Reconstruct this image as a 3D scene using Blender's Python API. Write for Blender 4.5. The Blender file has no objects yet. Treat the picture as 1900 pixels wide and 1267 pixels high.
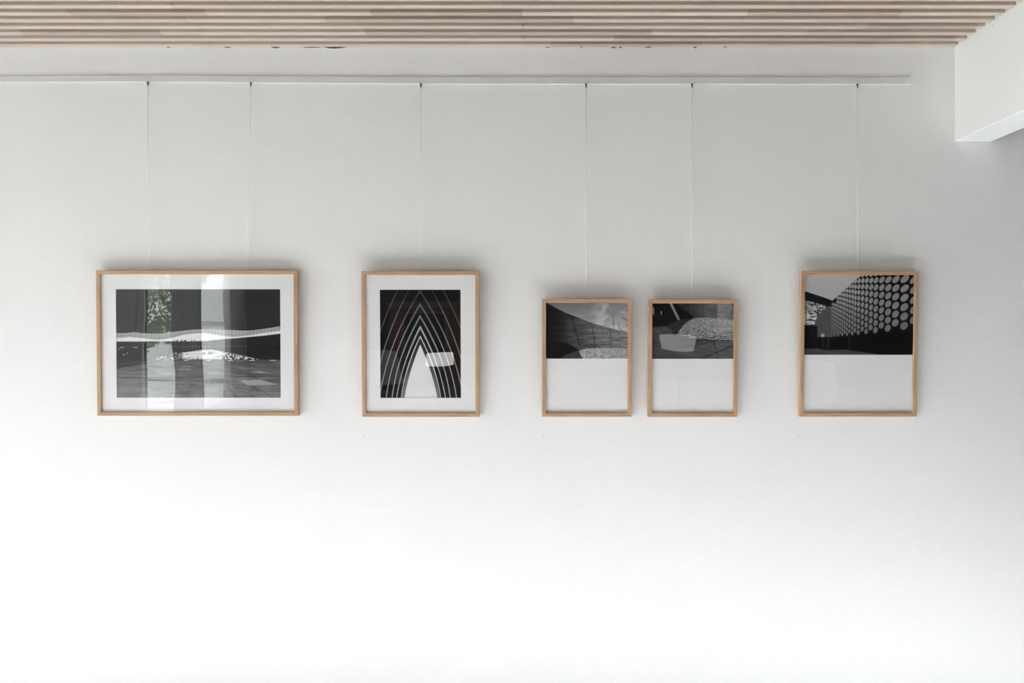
import bpy, bmesh, math, random
import numpy as np
from mathutils import Vector, Matrix

random.seed(7)
rng = np.random.default_rng(11)
scene = bpy.context.scene
C = scene.collection

# ------------------------------------------------------------------ camera
F_PX, CAM_D, EYE = 1478.0, 2.81, 1.5          # focal length in pixels, distance to the wall, eye height
VX, VY = 1000.0, 612.0                        # vanishing point of the depth lines in the 1900x1267 frame
cam_data = bpy.data.cameras.new('camera')
cam_data.sensor_width = 36.0
cam_data.lens = F_PX * 36.0 / 1900.0
cam_data.shift_x = -(VX - 950.0) / 1900.0
cam_data.shift_y = -(633.5 - VY) / 1900.0
cam_data.clip_start = 0.05
cam = bpy.data.objects.new('camera', cam_data)
cam.location = (0, -CAM_D, EYE)
cam.rotation_euler = (math.radians(90), 0, 0)
C.objects.link(cam)
scene.camera = cam

# ------------------------------------------------------------------ sky, sun, window portals, exposure
SKY = 7.5
world = bpy.data.worlds.new('world')
scene.world = world
world.use_nodes = True
bg = world.node_tree.nodes['Background']
bg.inputs['Color'].default_value = (0.94, 0.965, 1.0, 1)
bg.inputs['Strength'].default_value = SKY

sun_data = bpy.data.lights.new('sun', 'SUN')
sun_data.energy = 113.0
sun_data.angle = math.radians(1.0)
sun_data.color = (0.955, 0.965, 1.0)
sun = bpy.data.objects.new('sun', sun_data)
sun.rotation_euler = Vector((0.95, 0.05, -0.312)).to_track_quat('-Z', 'Y').to_euler()
sun.location = (-6, 2, 5)
C.objects.link(sun)

XL, XR, YB = -4.4, 4.6, -9.0                  # left wall, right wall, rear wall
ZC = 2.497                                    # underside of the ceiling slats
WIN = [(-1.82, -0.48, 2.28), (-4.55, -2.5, 1.35), (-8.8, -5.0, 2.28)]   # window openings in the left wall: y range, head height
WZ0 = 0.12
for (y0, y1, WZ1) in WIN:
    ld = bpy.data.lights.new('window_portal', 'AREA')
    ld.shape = 'RECTANGLE'
    ld.size = WZ1 - WZ0
    ld.size_y = y1 - y0
    ld.cycles.is_portal = True
    lo = bpy.data.objects.new('window_portal', ld)
    lo.location = (XL - 0.16, (y0 + y1) / 2, (WZ0 + WZ1) / 2)
    lo.rotation_euler = Vector((1, 0, 0)).to_track_quat('-Z', 'Y').to_euler()
    C.objects.link(lo)

vs = scene.view_settings
vs.view_transform = 'Standard'
vs.look = 'None'
vs.gamma = 1.0
vs.use_curve_mapping = False
vs.exposure = 0.05
scene.cycles.use_denoising = True
scene.cycles.max_bounces = 14
scene.cycles.diffuse_bounces = 8
scene.cycles.glossy_bounces = 6
scene.cycles.transparent_max_bounces = 24
scene.cycles.sample_clamp_indirect = 8.0


# ------------------------------------------------------------------ materials
def new_mat(name):
    m = bpy.data.materials.new(name)
    m.use_nodes = True
    return m, m.node_tree.nodes, m.node_tree.links


def plain(name, col, rough=0.6, metal=0.0, spec=0.5):
    m, n, l = new_mat(name)
    b = n['Principled BSDF']
    b.inputs['Base Color'].default_value = (*col, 1)
    b.inputs['Roughness'].default_value = rough
    b.inputs['Metallic'].default_value = metal
    b.inputs['Specular IOR Level'].default_value = spec
    return m


def paint(name, col, scale=130.0, strength=0.4, dist=0.0012, rough=0.75):
    """matt emulsion with the orange-peel relief a roller leaves"""
    m, n, l = new_mat(name)
    b = n['Principled BSDF']
    b.inputs['Roughness'].default_value = rough
    b.inputs['Specular IOR Level'].default_value = 0.25
    tc = n.new('ShaderNodeTexCoord')
    no = n.new('ShaderNodeTexNoise')
    no.inputs['Scale'].default_value = scale
    no.inputs['Detail'].default_value = 3
    bu = n.new('ShaderNodeBump')
    bu.inputs['Strength'].default_value = strength
    bu.inputs['Distance'].default_value = dist
    l.new(tc.outputs['Object'], no.inputs['Vector'])
    l.new(no.outputs['Fac'], bu.inputs['Height'])
    l.new(bu.outputs['Normal'], b.inputs['Normal'])
    n2 = n.new('ShaderNodeTexNoise')
    n2.inputs['Scale'].default_value = 1.7
    l.new(tc.outputs['Object'], n2.inputs['Vector'])
    mx = n.new('ShaderNodeMix')
    mx.data_type = 'RGBA'
    mx.inputs['A'].default_value = (*[c * 0.985 for c in col], 1)
    mx.inputs['B'].default_value = (*col, 1)
    l.new(n2.outputs['Fac'], mx.inputs['Factor'])
    l.new(mx.outputs['Result'], b.inputs['Base Color'])
    return m


def wood(name, light, dark, scale, rough=0.55, tone=False, contrast=(0.35, 0.7)):
    """grain stretched along one axis by the mapping scale; tone = multiply by the stave tone stored on the mesh"""
    m, n, l = new_mat(name)
    b = n['Principled BSDF']
    b.inputs['Roughness'].default_value = rough
    b.inputs['Specular IOR Level'].default_value = 0.3
    tc = n.new('ShaderNodeTexCoord')
    oi = n.new('ShaderNodeObjectInfo')
    off = n.new('ShaderNodeVectorMath')
    off.operation = 'ADD'
    mul = n.new('ShaderNodeMath')
    mul.operation = 'MULTIPLY'
    mul.inputs[1].default_value = 37.0
    l.new(oi.outputs['Random'], mul.inputs[0])
    l.new(tc.outputs['Object'], off.inputs[0])
    l.new(mul.outputs[0], off.inputs[1])
    mp = n.new('ShaderNodeMapping')
    mp.inputs['Scale'].default_value = scale
    l.new(off.outputs[0], mp.inputs['Vector'])
    no = n.new('ShaderNodeTexNoise')
    no.inputs['Scale'].default_value = 1.0
    no.inputs['Detail'].default_value = 5
    no.inputs['Roughness'].default_value = 0.6
    no.inputs['Distortion'].default_value = 0.6
    l.new(mp.outputs[0], no.inputs['Vector'])
    cr = n.new('ShaderNodeValToRGB')
    cr.color_ramp.elements[0].position = contrast[0]
    cr.color_ramp.elements[1].position = contrast[1]
    cr.color_ramp.elements[0].color = (*dark, 1)
    cr.color_ramp.elements[1].color = (*light, 1)
    l.new(no.outputs['Fac'], cr.inputs['Fac'])
    out = cr.outputs['Color']
    if tone:
        at = n.new('ShaderNodeAttribute')
        at.attribute_name = 'tone'
        mx = n.new('ShaderNodeMix')
        mx.data_type = 'RGBA'
        mx.blend_type = 'MULTIPLY'
        mx.inputs['Factor'].default_value = 1.0
        l.new(out, mx.inputs['A'])
        l.new(at.outputs['Color'], mx.inputs['B'])
        out = mx.outputs['Result']
    l.new(out, b.inputs['Base Color'])
    bu = n.new('ShaderNodeBump')
    bu.inputs['Strength'].default_value = 0.12
    bu.inputs['Distance'].default_value = 0.0006
    l.new(no.outputs['Fac'], bu.inputs['Height'])
    l.new(bu.outputs['Normal'], b.inputs['Normal'])
    return m


def glass(name, tint=(1, 1, 1), ior=1.5, wave=0.0):
    """thin pane: clear transmission plus Fresnel reflection; wave = slight warp of an acrylic sheet"""
    m, n, l = new_mat(name)
    n.remove(n['Principled BSDF'])
    out = n['Material Output']
    tr = n.new('ShaderNodeBsdfTransparent')
    tr.inputs['Color'].default_value = (*tint, 1)
    gl = n.new('ShaderNodeBsdfGlossy')
    gl.inputs['Roughness'].default_value = 0.0
    fr = n.new('ShaderNodeFresnel')
    ge = n.new('ShaderNodeNewGeometry')          # the node inverts the index on back faces: undo that, the pane is thin
    pick = n.new('ShaderNodeMix')
    pick.inputs['A'].default_value = ior
    pick.inputs['B'].default_value = 1.0 / ior
    l.new(ge.outputs['Backfacing'], pick.inputs['Factor'])
    l.new(pick.outputs['Result'], fr.inputs['IOR'])
    mx = n.new('ShaderNodeMixShader')
    l.new(fr.outputs[0], mx.inputs['Fac'])
    l.new(tr.outputs[0], mx.inputs[1])
    l.new(gl.outputs[0], mx.inputs[2])
    l.new(mx.outputs[0], out.inputs['Surface'])
    if wave:
        tc = n.new('ShaderNodeTexCoord')
        no = n.new('ShaderNodeTexNoise')
        no.inputs['Scale'].default_value = 5.0
        no.inputs['Detail'].default_value = 0
        bu = n.new('ShaderNodeBump')
        bu.inputs['Strength'].default_value = 1.0
        bu.inputs['Distance'].default_value = wave
        l.new(tc.outputs['Object'], no.inputs['Vector'])
        l.new(no.outputs['Fac'], bu.inputs['Height'])
        l.new(bu.outputs['Normal'], gl.inputs['Normal'])
    return m


def print_mat(name):
    """ink on paper: the colour comes from the ink value stored on the print's mesh"""
    m, n, l = new_mat(name)
    b = n['Principled BSDF']
    b.inputs['Roughness'].default_value = 0.55
    b.inputs['Specular IOR Level'].default_value = 0.2
    at = n.new('ShaderNodeAttribute')
    at.attribute_name = 'ink'
    l.new(at.outputs['Color'], b.inputs['Base Color'])
    return m


def sheer(name, dif, tra):
    m, n, l = new_mat(name)
    n.remove(n['Principled BSDF'])
    out = n['Material Output']
    d = n.new('ShaderNodeBsdfDiffuse')
    d.inputs['Color'].default_value = (dif, dif, dif, 1)
    t = n.new('ShaderNodeBsdfTranslucent')
    t.inputs['Color'].default_value = (tra, tra, tra * 1.02, 1)
    a = n.new('ShaderNodeAddShader')
    l.new(d.outputs[0], a.inputs[0])
    l.new(t.outputs[0], a.inputs[1])
    l.new(a.outputs[0], out.inputs['Surface'])
    return m


M = {}
M['wall'] = paint('wall_paint', (0.86, 0.86, 0.855))
M['beam'] = paint('beam_paint', (0.86, 0.87, 0.85), 200.0, 0.1)
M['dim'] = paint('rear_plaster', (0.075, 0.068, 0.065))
M['ceil_white'] = paint('plaster_white', (0.78, 0.77, 0.77))
M['backing'] = plain('ceiling_felt', (0.03, 0.028, 0.026), 0.95)
M['slat'] = wood('pine_slat', (0.585, 0.51, 0.45), (0.49, 0.42, 0.365), (1.6, 90, 90), 0.6, True, (0.3, 0.72))
M['oak_h'] = wood('oak_across', (0.56, 0.375, 0.235), (0.36, 0.225, 0.135), (9, 260, 260), 0.5)
M['oak_v'] = wood('oak_upright', (0.56, 0.375, 0.235), (0.36, 0.225, 0.135), (260, 260, 9), 0.5)
M['rail'] = plain('white_aluminium', (0.70, 0.70, 0.715), 0.45)
M['hook'] = plain('dark_steel', (0.09, 0.07, 0.055), 0.45, 0.6)
M['board'] = plain('mat_board', (0.94, 0.94, 0.94), 0.8, 0, 0.15)
M['paper'] = plain('white_paper', (0.94, 0.94, 0.94), 0.7, 0, 0.15)
M['back'] = plain('backing_board', (0.30, 0.22, 0.15), 0.8)
M['print'] = print_mat('ink_print')
M['acrylic'] = glass('acrylic', (1, 1, 1), 1.5, 0.0006)
M['pane'] = glass('window_glass', (0.97, 0.985, 0.97), 1.45)
M['mark'] = plain('grey_scuff', (0.32, 0.31, 0.30), 0.9)
M['dark'] = plain('open_joint', (0.03, 0.026, 0.022), 0.9)
M['floor'] = wood('floor_boards', (0.345, 0.34, 0.345), (0.305, 0.30, 0.305), (2, 20, 20), 0.5)
M['ground'] = paint('paving_outside', (0.22, 0.225, 0.21), 8.0, 0.4, 0.004, 0.9)
M['gravel'] = paint('pale_gravel', (0.50, 0.50, 0.49), 30.0, 0.5, 0.006, 0.9)
M['frame_white'] = plain('window_frame_paint', (0.75, 0.75, 0.74), 0.4)
M['curtain'] = sheer('sheer_cloth', 0.45, 0.15)
M['voile'] = sheer('white_voile', 0.40, 0.32)
M['brick'] = wood('fired_brick', (0.42, 0.13, 0.09), (0.26, 0.08, 0.06), (9, 9, 9), 0.85)
M['mortar'] = paint('mortar', (0.34, 0.33, 0.33), 60, 0.4, 0.002, 0.95)
M['timber'] = wood('mantel_timber', (0.52, 0.33, 0.19), (0.36, 0.21, 0.12), (5, 60, 60), 0.5)
M['soot'] = plain('sooted_brick', (0.02, 0.018, 0.017), 0.95)
M['shell'] = plain('white_plastic', (0.86, 0.86, 0.85), 0.35)
M['leaf'] = wood('leaf', (0.34, 0.39, 0.26), (0.20, 0.24, 0.14), (3, 3, 3), 0.6)
M['bark'] = wood('bark', (0.20, 0.15, 0.11), (0.10, 0.07, 0.05), (20, 20, 3), 0.9)

M['nylon'] = plain('nylon_line', (0.90, 0.90, 0.90), 0.8)


# ------------------------------------------------------------------ mesh helpers
def link(name, me, mat, parent=None, smooth=False):
    if mat is not None and not me.materials:
        me.materials.append(mat)
    if smooth:
        for p in me.polygons:
            p.use_smooth = len(p.vertices) <= 4
    o = bpy.data.objects.new(name, me)
    C.objects.link(o)
    if parent is not None:
        o.parent = parent
    return o


def boxes_mesh(name, boxes):
    v, f = [], []
    for (x0, x1, y0, y1, z0, z1) in boxes:
        k = len(v)
        v += [(x0, y0, z0), (x1, y0, z0), (x1, y1, z0), (x0, y1, z0),
              (x0, y0, z1), (x1, y0, z1), (x1, y1, z1), (x0, y1, z1)]
        f += [(k, k + 3, k + 2, k + 1), (k + 4, k + 5, k + 6, k + 7), (k, k + 1, k + 5, k + 4),
              (k + 1, k + 2, k + 6, k + 5), (k + 2, k + 3, k + 7, k + 6), (k + 3, k, k + 4, k + 7)]
    me = bpy.data.meshes.new(name)
    me.from_pydata(v, [], f)
    me.update()
    return me


def box(name, b, mat, parent=None):
    return link(name, boxes_mesh(name, [b]), mat, parent)


def bevel_box(name, b, mat, parent=None, w=0.0015, seg=2):
    me = boxes_mesh(name, [b])
    bm = bmesh.new()
    bm.from_mesh(me)
    bmesh.ops.bevel(bm, geom=bm.edges[:], offset=w, segments=seg, affect='EDGES', profile=0.5)
    bm.to_mesh(me)
    bm.free()
    return link(name, me, mat, parent)


def tube_mesh(name, pts, radii, seg=10):
    v, f = [], []
    n = len(pts)
    for i, p in enumerate(pts):
        p = Vector(p)
        d = (Vector(pts[min(i + 1, n - 1)]) - Vector(pts[max(i - 1, 0)])).normalized()
        a = d.orthogonal().normalized()
        c = d.cross(a)
        r = radii[i] if isinstance(radii, (list, tuple)) else radii
        for s in range(seg):
            t = 2 * math.pi * s / seg
            v.append(tuple(p + r * (math.cos(t) * a + math.sin(t) * c)))
    for i in range(n - 1):
        for s in range(seg):
            s2 = (s + 1) % seg
            f.append((i * seg + s, i * seg + s2, (i + 1) * seg + s2, (i + 1) * seg + s))
    f.append(tuple(reversed(range(seg))))
    f.append(tuple(range((n - 1) * seg, n * seg)))
    me = bpy.data.meshes.new(name)
    me.from_pydata(v, [], f)
    me.update()
    return me


def tag(o, label=None, cat=None, group=None, kind=None):
    if label:
        o['label'] = label
    if cat:
        o['category'] = cat
    if group:
        o['group'] = group
    if kind:
        o['kind'] = kind
    return o


def empty(name, loc=(0, 0, 0), rot=(0, 0, 0)):
    o = bpy.data.objects.new(name, None)
    o.empty_display_size = 0.05
    o.location = loc
    o.rotation_euler = rot
    C.objects.link(o)
    return o


def px2w(px, py, depth=0.0):
    """pixel of the photograph -> point on the plane `depth` metres in front of the picture wall"""
    s = (CAM_D - depth) / F_PX
    return (px - VX) * s, EYE + (VY - py) * s


# ------------------------------------------------------------------ the room
wall = box('wall_back', (XL - 0.2, XR + 0.2, 0.0, 0.2, -0.1, 2.75), M['wall'])
tag(wall, 'white painted wall with fine roller texture behind the framed pictures', 'wall', kind='structure')
floor = box('floor', (XL - 0.2, XR + 0.2, YB - 0.2, 0.0, -0.1, 0.0), M['floor'])
tag(floor, 'pale wooden floor running up to the white wall', 'floor', kind='structure')

BX0, _ = px2w(1771, 0)
BX1, _ = px2w(1839, 0)
BZ = px2w(0, 263)[1]
beam = bevel_box('trim_1', (BX0, BX1, YB, -0.0005, BZ, 2.70), M['beam'], None, 0.003, 2)
tag(beam, 'white boxed beam meeting the wall at the right end of the slats', 'beam', kind='structure')
hx, hz = px2w(1815, 57.5, 0.20)
hole = link('screw_hole', tube_mesh('screw_hole', [(BX0 + 0.001, -0.235, 2.484), (BX0 - 0.0008, -0.235, 2.484)], 0.002, 8), M['mark'], beam)

# left wall with the window openings
lb = [(XL - 0.2, XL, YB - 0.2, 0.0, -0.1, WZ0)] + [(XL - 0.2, XL, w[0], w[1], w[2], 2.75) for w in WIN]
ys = [0.0] + [q for w in WIN for q in (w[1], w[0])] + [YB - 0.2]
for a, c in zip(ys[0::2], ys[1::2]):
    lb.append((XL - 0.2, XL, c, a, WZ0, 2.75))
wl = link('wall_left', boxes_mesh('wall_left', lb), M['wall'])
tag(wl, 'white side wall with tall windows, out of view to the left', 'wall', kind='structure')
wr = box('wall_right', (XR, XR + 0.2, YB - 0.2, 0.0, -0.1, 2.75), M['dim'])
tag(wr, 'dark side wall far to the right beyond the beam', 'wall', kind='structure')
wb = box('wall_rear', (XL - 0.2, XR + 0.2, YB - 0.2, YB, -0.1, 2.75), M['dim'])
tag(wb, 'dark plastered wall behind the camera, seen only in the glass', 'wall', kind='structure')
cr_ = box('ceiling_right', (BX1, XR, YB, 0.0, 2.62, 2.75), M['ceil_white'])
cr_.name = 'ceiling_side'
tag(cr_, 'plain white ceiling beyond the boxed beam', 'ceiling', kind='structure')
ceil = box('ceiling', (XL, BX0, YB, 0.0, ZC + 0.045, 2.75), M['backing'])
tag(ceil, 'slatted pale pine ceiling with narrow gaps above the white wall', 'ceiling', kind='structure')

# ---- slats: rows run along the wall, alternate rows butt-jointed at two places
PITCH, SW, SH = 0.0559, 0.0268, 0.045
TINTS = [(1.0, 0.985, 0.955), (1.0, 0.975, 0.965), (0.82, 0.76, 0.72), (1.04, 1.01, 0.96), (1.0, 0.95, 0.93), (0.97, 0.93, 0.92), (1.0, 0.96, 0.945)]


def slat_mesh(x0, x1, staves):
    """one bar made of finger-jointed staves, each with its own tone; origin at the bar's lower back edge"""
    xs = [x0] + [q for q in staves if x0 < q < x1] + [x1]
    bev = 0.0012
    prof = [(0, bev), (-bev, 0), (-SW + bev, 0), (-SW, bev), (-SW, SH), (0, SH)]
    v, f, tone = [], [], []
    np_ = len(prof)
    for i in range(len(xs) - 1):
        k = len(v)
        for x in (xs[i], xs[i + 1]):
            for (y, z) in prof:
                v.append((x, y, z))
        t = random.choice(TINTS)
        q = random.uniform(0.95, 1.04)
        for a in range(np_):
            c = (a + 1) % np_
            f.append((k + a, k + c, k + np_ + c, k + np_ + a))
            tone.append([t[0] * q, t[1] * q, t[2] * q, 1])
        if i == 0:
            f.append(tuple(k + a for a in reversed(range(np_))))
            tone.append([0.85, 0.85, 0.85, 1])
        if i == len(xs) - 2:
            f.append(tuple(k + np_ + a for a in range(np_)))
            tone.append([0.85, 0.85, 0.85, 1])
    me = bpy.data.meshes.new('slat')
    me.from_pydata(v, [], f)
    at = me.attributes.new('tone', 'FLOAT_COLOR', 'FACE')
    at.data.foreach_set('color', np.array(tone, np.float32).ravel())
    me.update()
    return me


def stave_cuts(x0, x1):
    out, x = [], x0 + random.uniform(0.1, 0.6)
    while x < x1:
        out.append(x)
        x += random.uniform(0.30, 0.85)
    return out


SX0, SX1 = XL + 0.004, BX0 - 0.0012
J_ODD = [-1.150, -1.147, -1.144, -1.140, -1.136, -1.133, -1.131]
nrow = int((-YB) / PITCH)
shared = None
for r in range(nrow):
    yb = -r * PITCH - 0.0006
    if r < 14:
        j = J_ODD[min(r, 6)] if r % 2 == 0 else -0.054
        for (a, c) in ((SX0, j - 0.0007), (j + 0.0007, SX1)):
            o = link('slat', slat_mesh(a, c, stave_cuts(a, c)), M['slat'], ceil)
            o.location = (0, yb, ZC)
    else:
        if shared is None or r % 8 == 0:
            shared = slat_mesh(SX0, SX1, stave_cuts(SX0, SX1))
        o = link('slat', shared, M['slat'], ceil)
        o.location = (0, yb, ZC)

# ragged open joint between the last slat and the wall (dark slivers), marks on the wall
for (a, c, h) in ((308, 317, 1.2), (414, 430, 1.5), (501, 521, 2.0), (556, 600, 1.2), (596, 645, 2.6), (1010, 1022, 1.0),
                  (1076, 1082, 1.2), (1132, 1145, 1.7), (1148, 1154, 2.0), (1196, 1210, 1.4), (1286, 1293, 2.0), (1340, 1350, 1.0)):
    x0, x1 = px2w(a, 0)[0], px2w(c, 0)[0]
    zt = ZC + 0.0012
    xm = (x0 + x1) / 2
    h = h / 526.0
    me = bpy.data.meshes.new('open_joint')
    me.from_pydata([(x0, -0.0004, zt), (x0 + (x1 - x0) * .3, -0.0004, zt - h * .8 - .001), (xm, -0.0004, zt - h - .001),
                    (x0 + (x1 - x0) * .8, -0.0004, zt - h * .6 - .001), (x1, -0.0004, zt),
                    (x0, 0.001, zt), (x0 + (x1 - x0) * .3, 0.001, zt - h * .8), (xm, 0.001, zt - h),
                    (x0 + (x1 - x0) * .8, 0.001, zt - h * .6), (x1, 0.001, zt)], [],
                   [(0, 1, 2, 3, 4), (0, 5, 6, 1), (1, 6, 7, 2), (2, 7, 8, 3), (3, 8, 9, 4)])
    link('open_joint', me, M['dark'], wall)
for (a, c, r, st) in ((185.5, 807, 0.0016, 0.5), (676, 810, 0.0021, 1), (1007.5, 809, 0.0022, .8), (1202.5, 809.7, 0.0021, 1), (1482.5, 809.5, 0.0022, .9),
                      (1420, 421.5, 0.0014, .6), (703, 355, 0.0012, .5), (1292, 95, 0.0016, .8)):
    x, z = px2w(a, c)
    link('wall_mark', tube_mesh('wall_mark', [(x + r * .5, -0.0007, z - r * .4), (x, -0.0007, z + r * .5), (x - r * .4, -0.0007, z - r * .6)], [r * .35, r * .6, r * .4], 6), M['mark'], wall)

# ------------------------------------------------------------------ the hanging rail
RTOP = [(-260, 141.5), (0, 140.3), (140, 139.6), (250, 139.6), (380, 140.0), (500, 140.7), (640, 141.5), (780, 142.1), (1100, 142.4), (1690, 143.0)]
RBOT = [(-260, 153.5), (0, 152.5), (140, 152.0), (250, 152.1), (380, 152.8), (500, 153.6), (640, 154.7), (780, 155.5), (1100, 155.9), (1690, 156.0)]
RD = 0.0045
rail = empty('picture_rail', (px2w(1690, 0)[0], 0, px2w(0, 156)[1]))
tag(rail, 'white aluminium picture hanging rail fixed along the top of the wall', 'rail')
rx, rz = rail.location.x, rail.location.z
v, f = [], []
for (t, c) in zip(RTOP, RBOT):
    xa, za = px2w(t[0], t[1], RD)
    xb, zb = px2w(c[0], c[1], RD)
    if t[0] == 1690:
        xa = xb = px2w(1683, 0, RD)[0]
    pr = [(0.0, zb), (-RD + .001, zb), (-RD, zb + .001), (-RD, za - .001), (-RD + .001, za), (0.0, za)]
    v += [(xa - rx, y, z - rz) for (y, z) in pr]
for i in range(len(RTOP) - 1):
    for a in range(6):
        c = (a + 1) % 6
        f.append((i * 6 + a, (i + 1) * 6 + a, (i + 1) * 6 + c, i * 6 + c))
f += [tuple(range(6)), tuple(reversed(range((len(RTOP) - 1) * 6, len(RTOP) * 6)))]
me = bpy.data.meshes.new('rail_profile')
me.from_pydata(v, [], f)
me.update()
link('rail_profile', me, M['rail'], rail)
xa, za = px2w(1683.2, 142.8, RD)
xb, zb = px2w(1690, 156.2, RD)
bevel_box('end_cap', (xa - rx, xb - rx, -RD - 0.0008, 0.0, zb - rz, za - rz), plain('end_cap_plastic', (0.86, 0.86, 0.87), 0.35), rail, 0.0006, 1)['label'] = 'glossy white end cap of the rail'


# ------------------------------------------------------------------ printed photographs: a small painter in numpy
K = 3.2          # canvas pixels per photograph pixel (the print mesh carries half of that)


def vnoise(w, h, cell_x, cell_y, octaves=3, seed=0):
    g = np.random.default_rng(seed)
    out = np.zeros((h, w))
    amp, tot = 1.0, 0.0
    for o in range(octaves):
        nx, ny = max(2, int(w / cell_x) + 2), max(2, int(h / cell_y) + 2)
        a = g.random((ny, nx))
        X = np.linspace(0, nx - 1.001, w)
        Y = np.linspace(0, ny - 1.001, h)
        xi, yi = X.astype(int), Y.astype(int)
        fx, fy = X - xi, Y - yi
        fx, fy = fx * fx * (3 - 2 * fx), fy * fy * (3 - 2 * fy)
        r0 = a[yi][:, xi] * (1 - fx) + a[yi][:, xi + 1] * fx
        r1 = a[yi + 1][:, xi] * (1 - fx) + a[yi + 1][:, xi + 1] * fx
        out += amp * (r0 * (1 - fy)[:, None] + r1 * fy[:, None])
        tot += amp
        amp *= 0.5
        cell_x, cell_y = max(1, cell_x / 2), max(1, cell_y / 2)
    return out / tot


class Art:
    """grey picture; coordinates are pixels of the photograph"""

    def __init__(self, x0, y0, x1, y1, base=0.1):
        self.x0, self.y0, self.x1, self.y1 = x0, y0, x1, y1
        self.w, self.h = int(round((x1 - x0) * K / 2)) * 2, int(round((y1 - y0) * K / 2)) * 2
        self.a = np.full((self.h, self.w), float(base))
        self.X, self.Y = np.meshgrid(x0 + (np.arange(self.w) + .5) * (x1 - x0) / self.w,
                                     y0 + (np.arange(self.h) + .5) * (y1 - y0) / self.h)

    def paint(self, mask, val, alpha=1.0):
        al = mask * alpha
        self.a = self.a * (1 - al) + al * val

    def poly(self, pts):
        m = np.zeros((self.h, self.w), bool)
        n = len(pts)
        for i in range(n):
            (xa, ya), (xb, yb) = pts[i], pts[(i + 1) % n]
            if ya == yb:
                continue
            c = ((ya > self.Y) != (yb > self.Y)) & (self.X < (xb - xa) * (self.Y - ya) / (yb - ya) + xa)
            m ^= c
        return m.astype(float)

    def seg(self, a, c, width):
        ax, ay = a
        dx, dy = c[0] - ax, c[1] - ay
        L = dx * dx + dy * dy
        t = np.clip(((self.X - ax) * dx + (self.Y - ay) * dy) / L, 0, 1)
        d = np.hypot(self.X - ax - t * dx, self.Y - ay - t * dy)
        return np.clip((width / 2 - d) / 0.35 + 0.5, 0, 1)

    def ell(self, cx, cy, rx, ry, shear=0.0):
        yy = (self.Y - cy) / ry
        xx = (self.X - cx + shear * (self.Y - cy)) / rx
        return np.clip((1 - np.hypot(xx, yy)) * min(rx, ry) / 0.4 + .5, 0, 1)

    def curve(self, pts):
        xs, ys_ = zip(*pts)
        return np.interp(self.X, xs, ys_)

    def noise(self, cx, cy, octv=3, seed=0):
        return vnoise(self.w, self.h, cx * K, cy * K, octv, seed)

    def result(self):
        a = np.clip(self.a, 0.0, 1.0)
        lin = np.where(a <= 0.04045, a / 12.92, ((a + 0.055) / 1.055) ** 2.4)
        lin = (lin[0::2, 0::2] + lin[1::2, 0::2] + lin[0::2, 1::2] + lin[1::2, 1::2]) / 4
        return lin * 0.95


def sstep(e0, e1, x):
    t = np.clip((x - e0) / (e1 - e0), 0, 1)
    return t * t * (3 - 2 * t)


def cobbles(A, mask, size_x, size_y, bright, joint, seed, warp=1.0, horizon=0):
    """rows of setts that shrink towards the horizon"""
    d = np.maximum(A.Y - horizon, 1.0)
    ref = (A.y1 - horizon)
    persp = ref / d
    n1 = A.noise(9, 5, 2, seed)
    n2 = A.noise(9, 5, 2, seed + 1)
    u = (A.X - (A.x0 + A.x1) / 2) * persp / size_x + n1 * warp + 0.35 * np.log(d) * 2
    vrow = ref * np.log(d) / size_y + n2 * warp + 0.12 * (A.X - A.x0) / size_x
    row = np.floor(vrow)
    u = u + (row % 2) * 0.5 + np.sin(row * 12.9) * 0.2
    fu, fv = u - np.floor(u), vrow - row
    e = np.minimum(np.minimum(fu, 1 - fu) * 1.5, np.minimum(fv, 1 - fv))
    stone = sstep(0.06, 0.24, e)
    h = np.sin(np.floor(u) * 78.233 + row * 12.9898) * 43758.5453
    h = h - np.floor(h)
    val = joint + (bright * (0.80 + 0.3 * h) - joint) * stone
    A.paint(mask, val)


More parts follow.
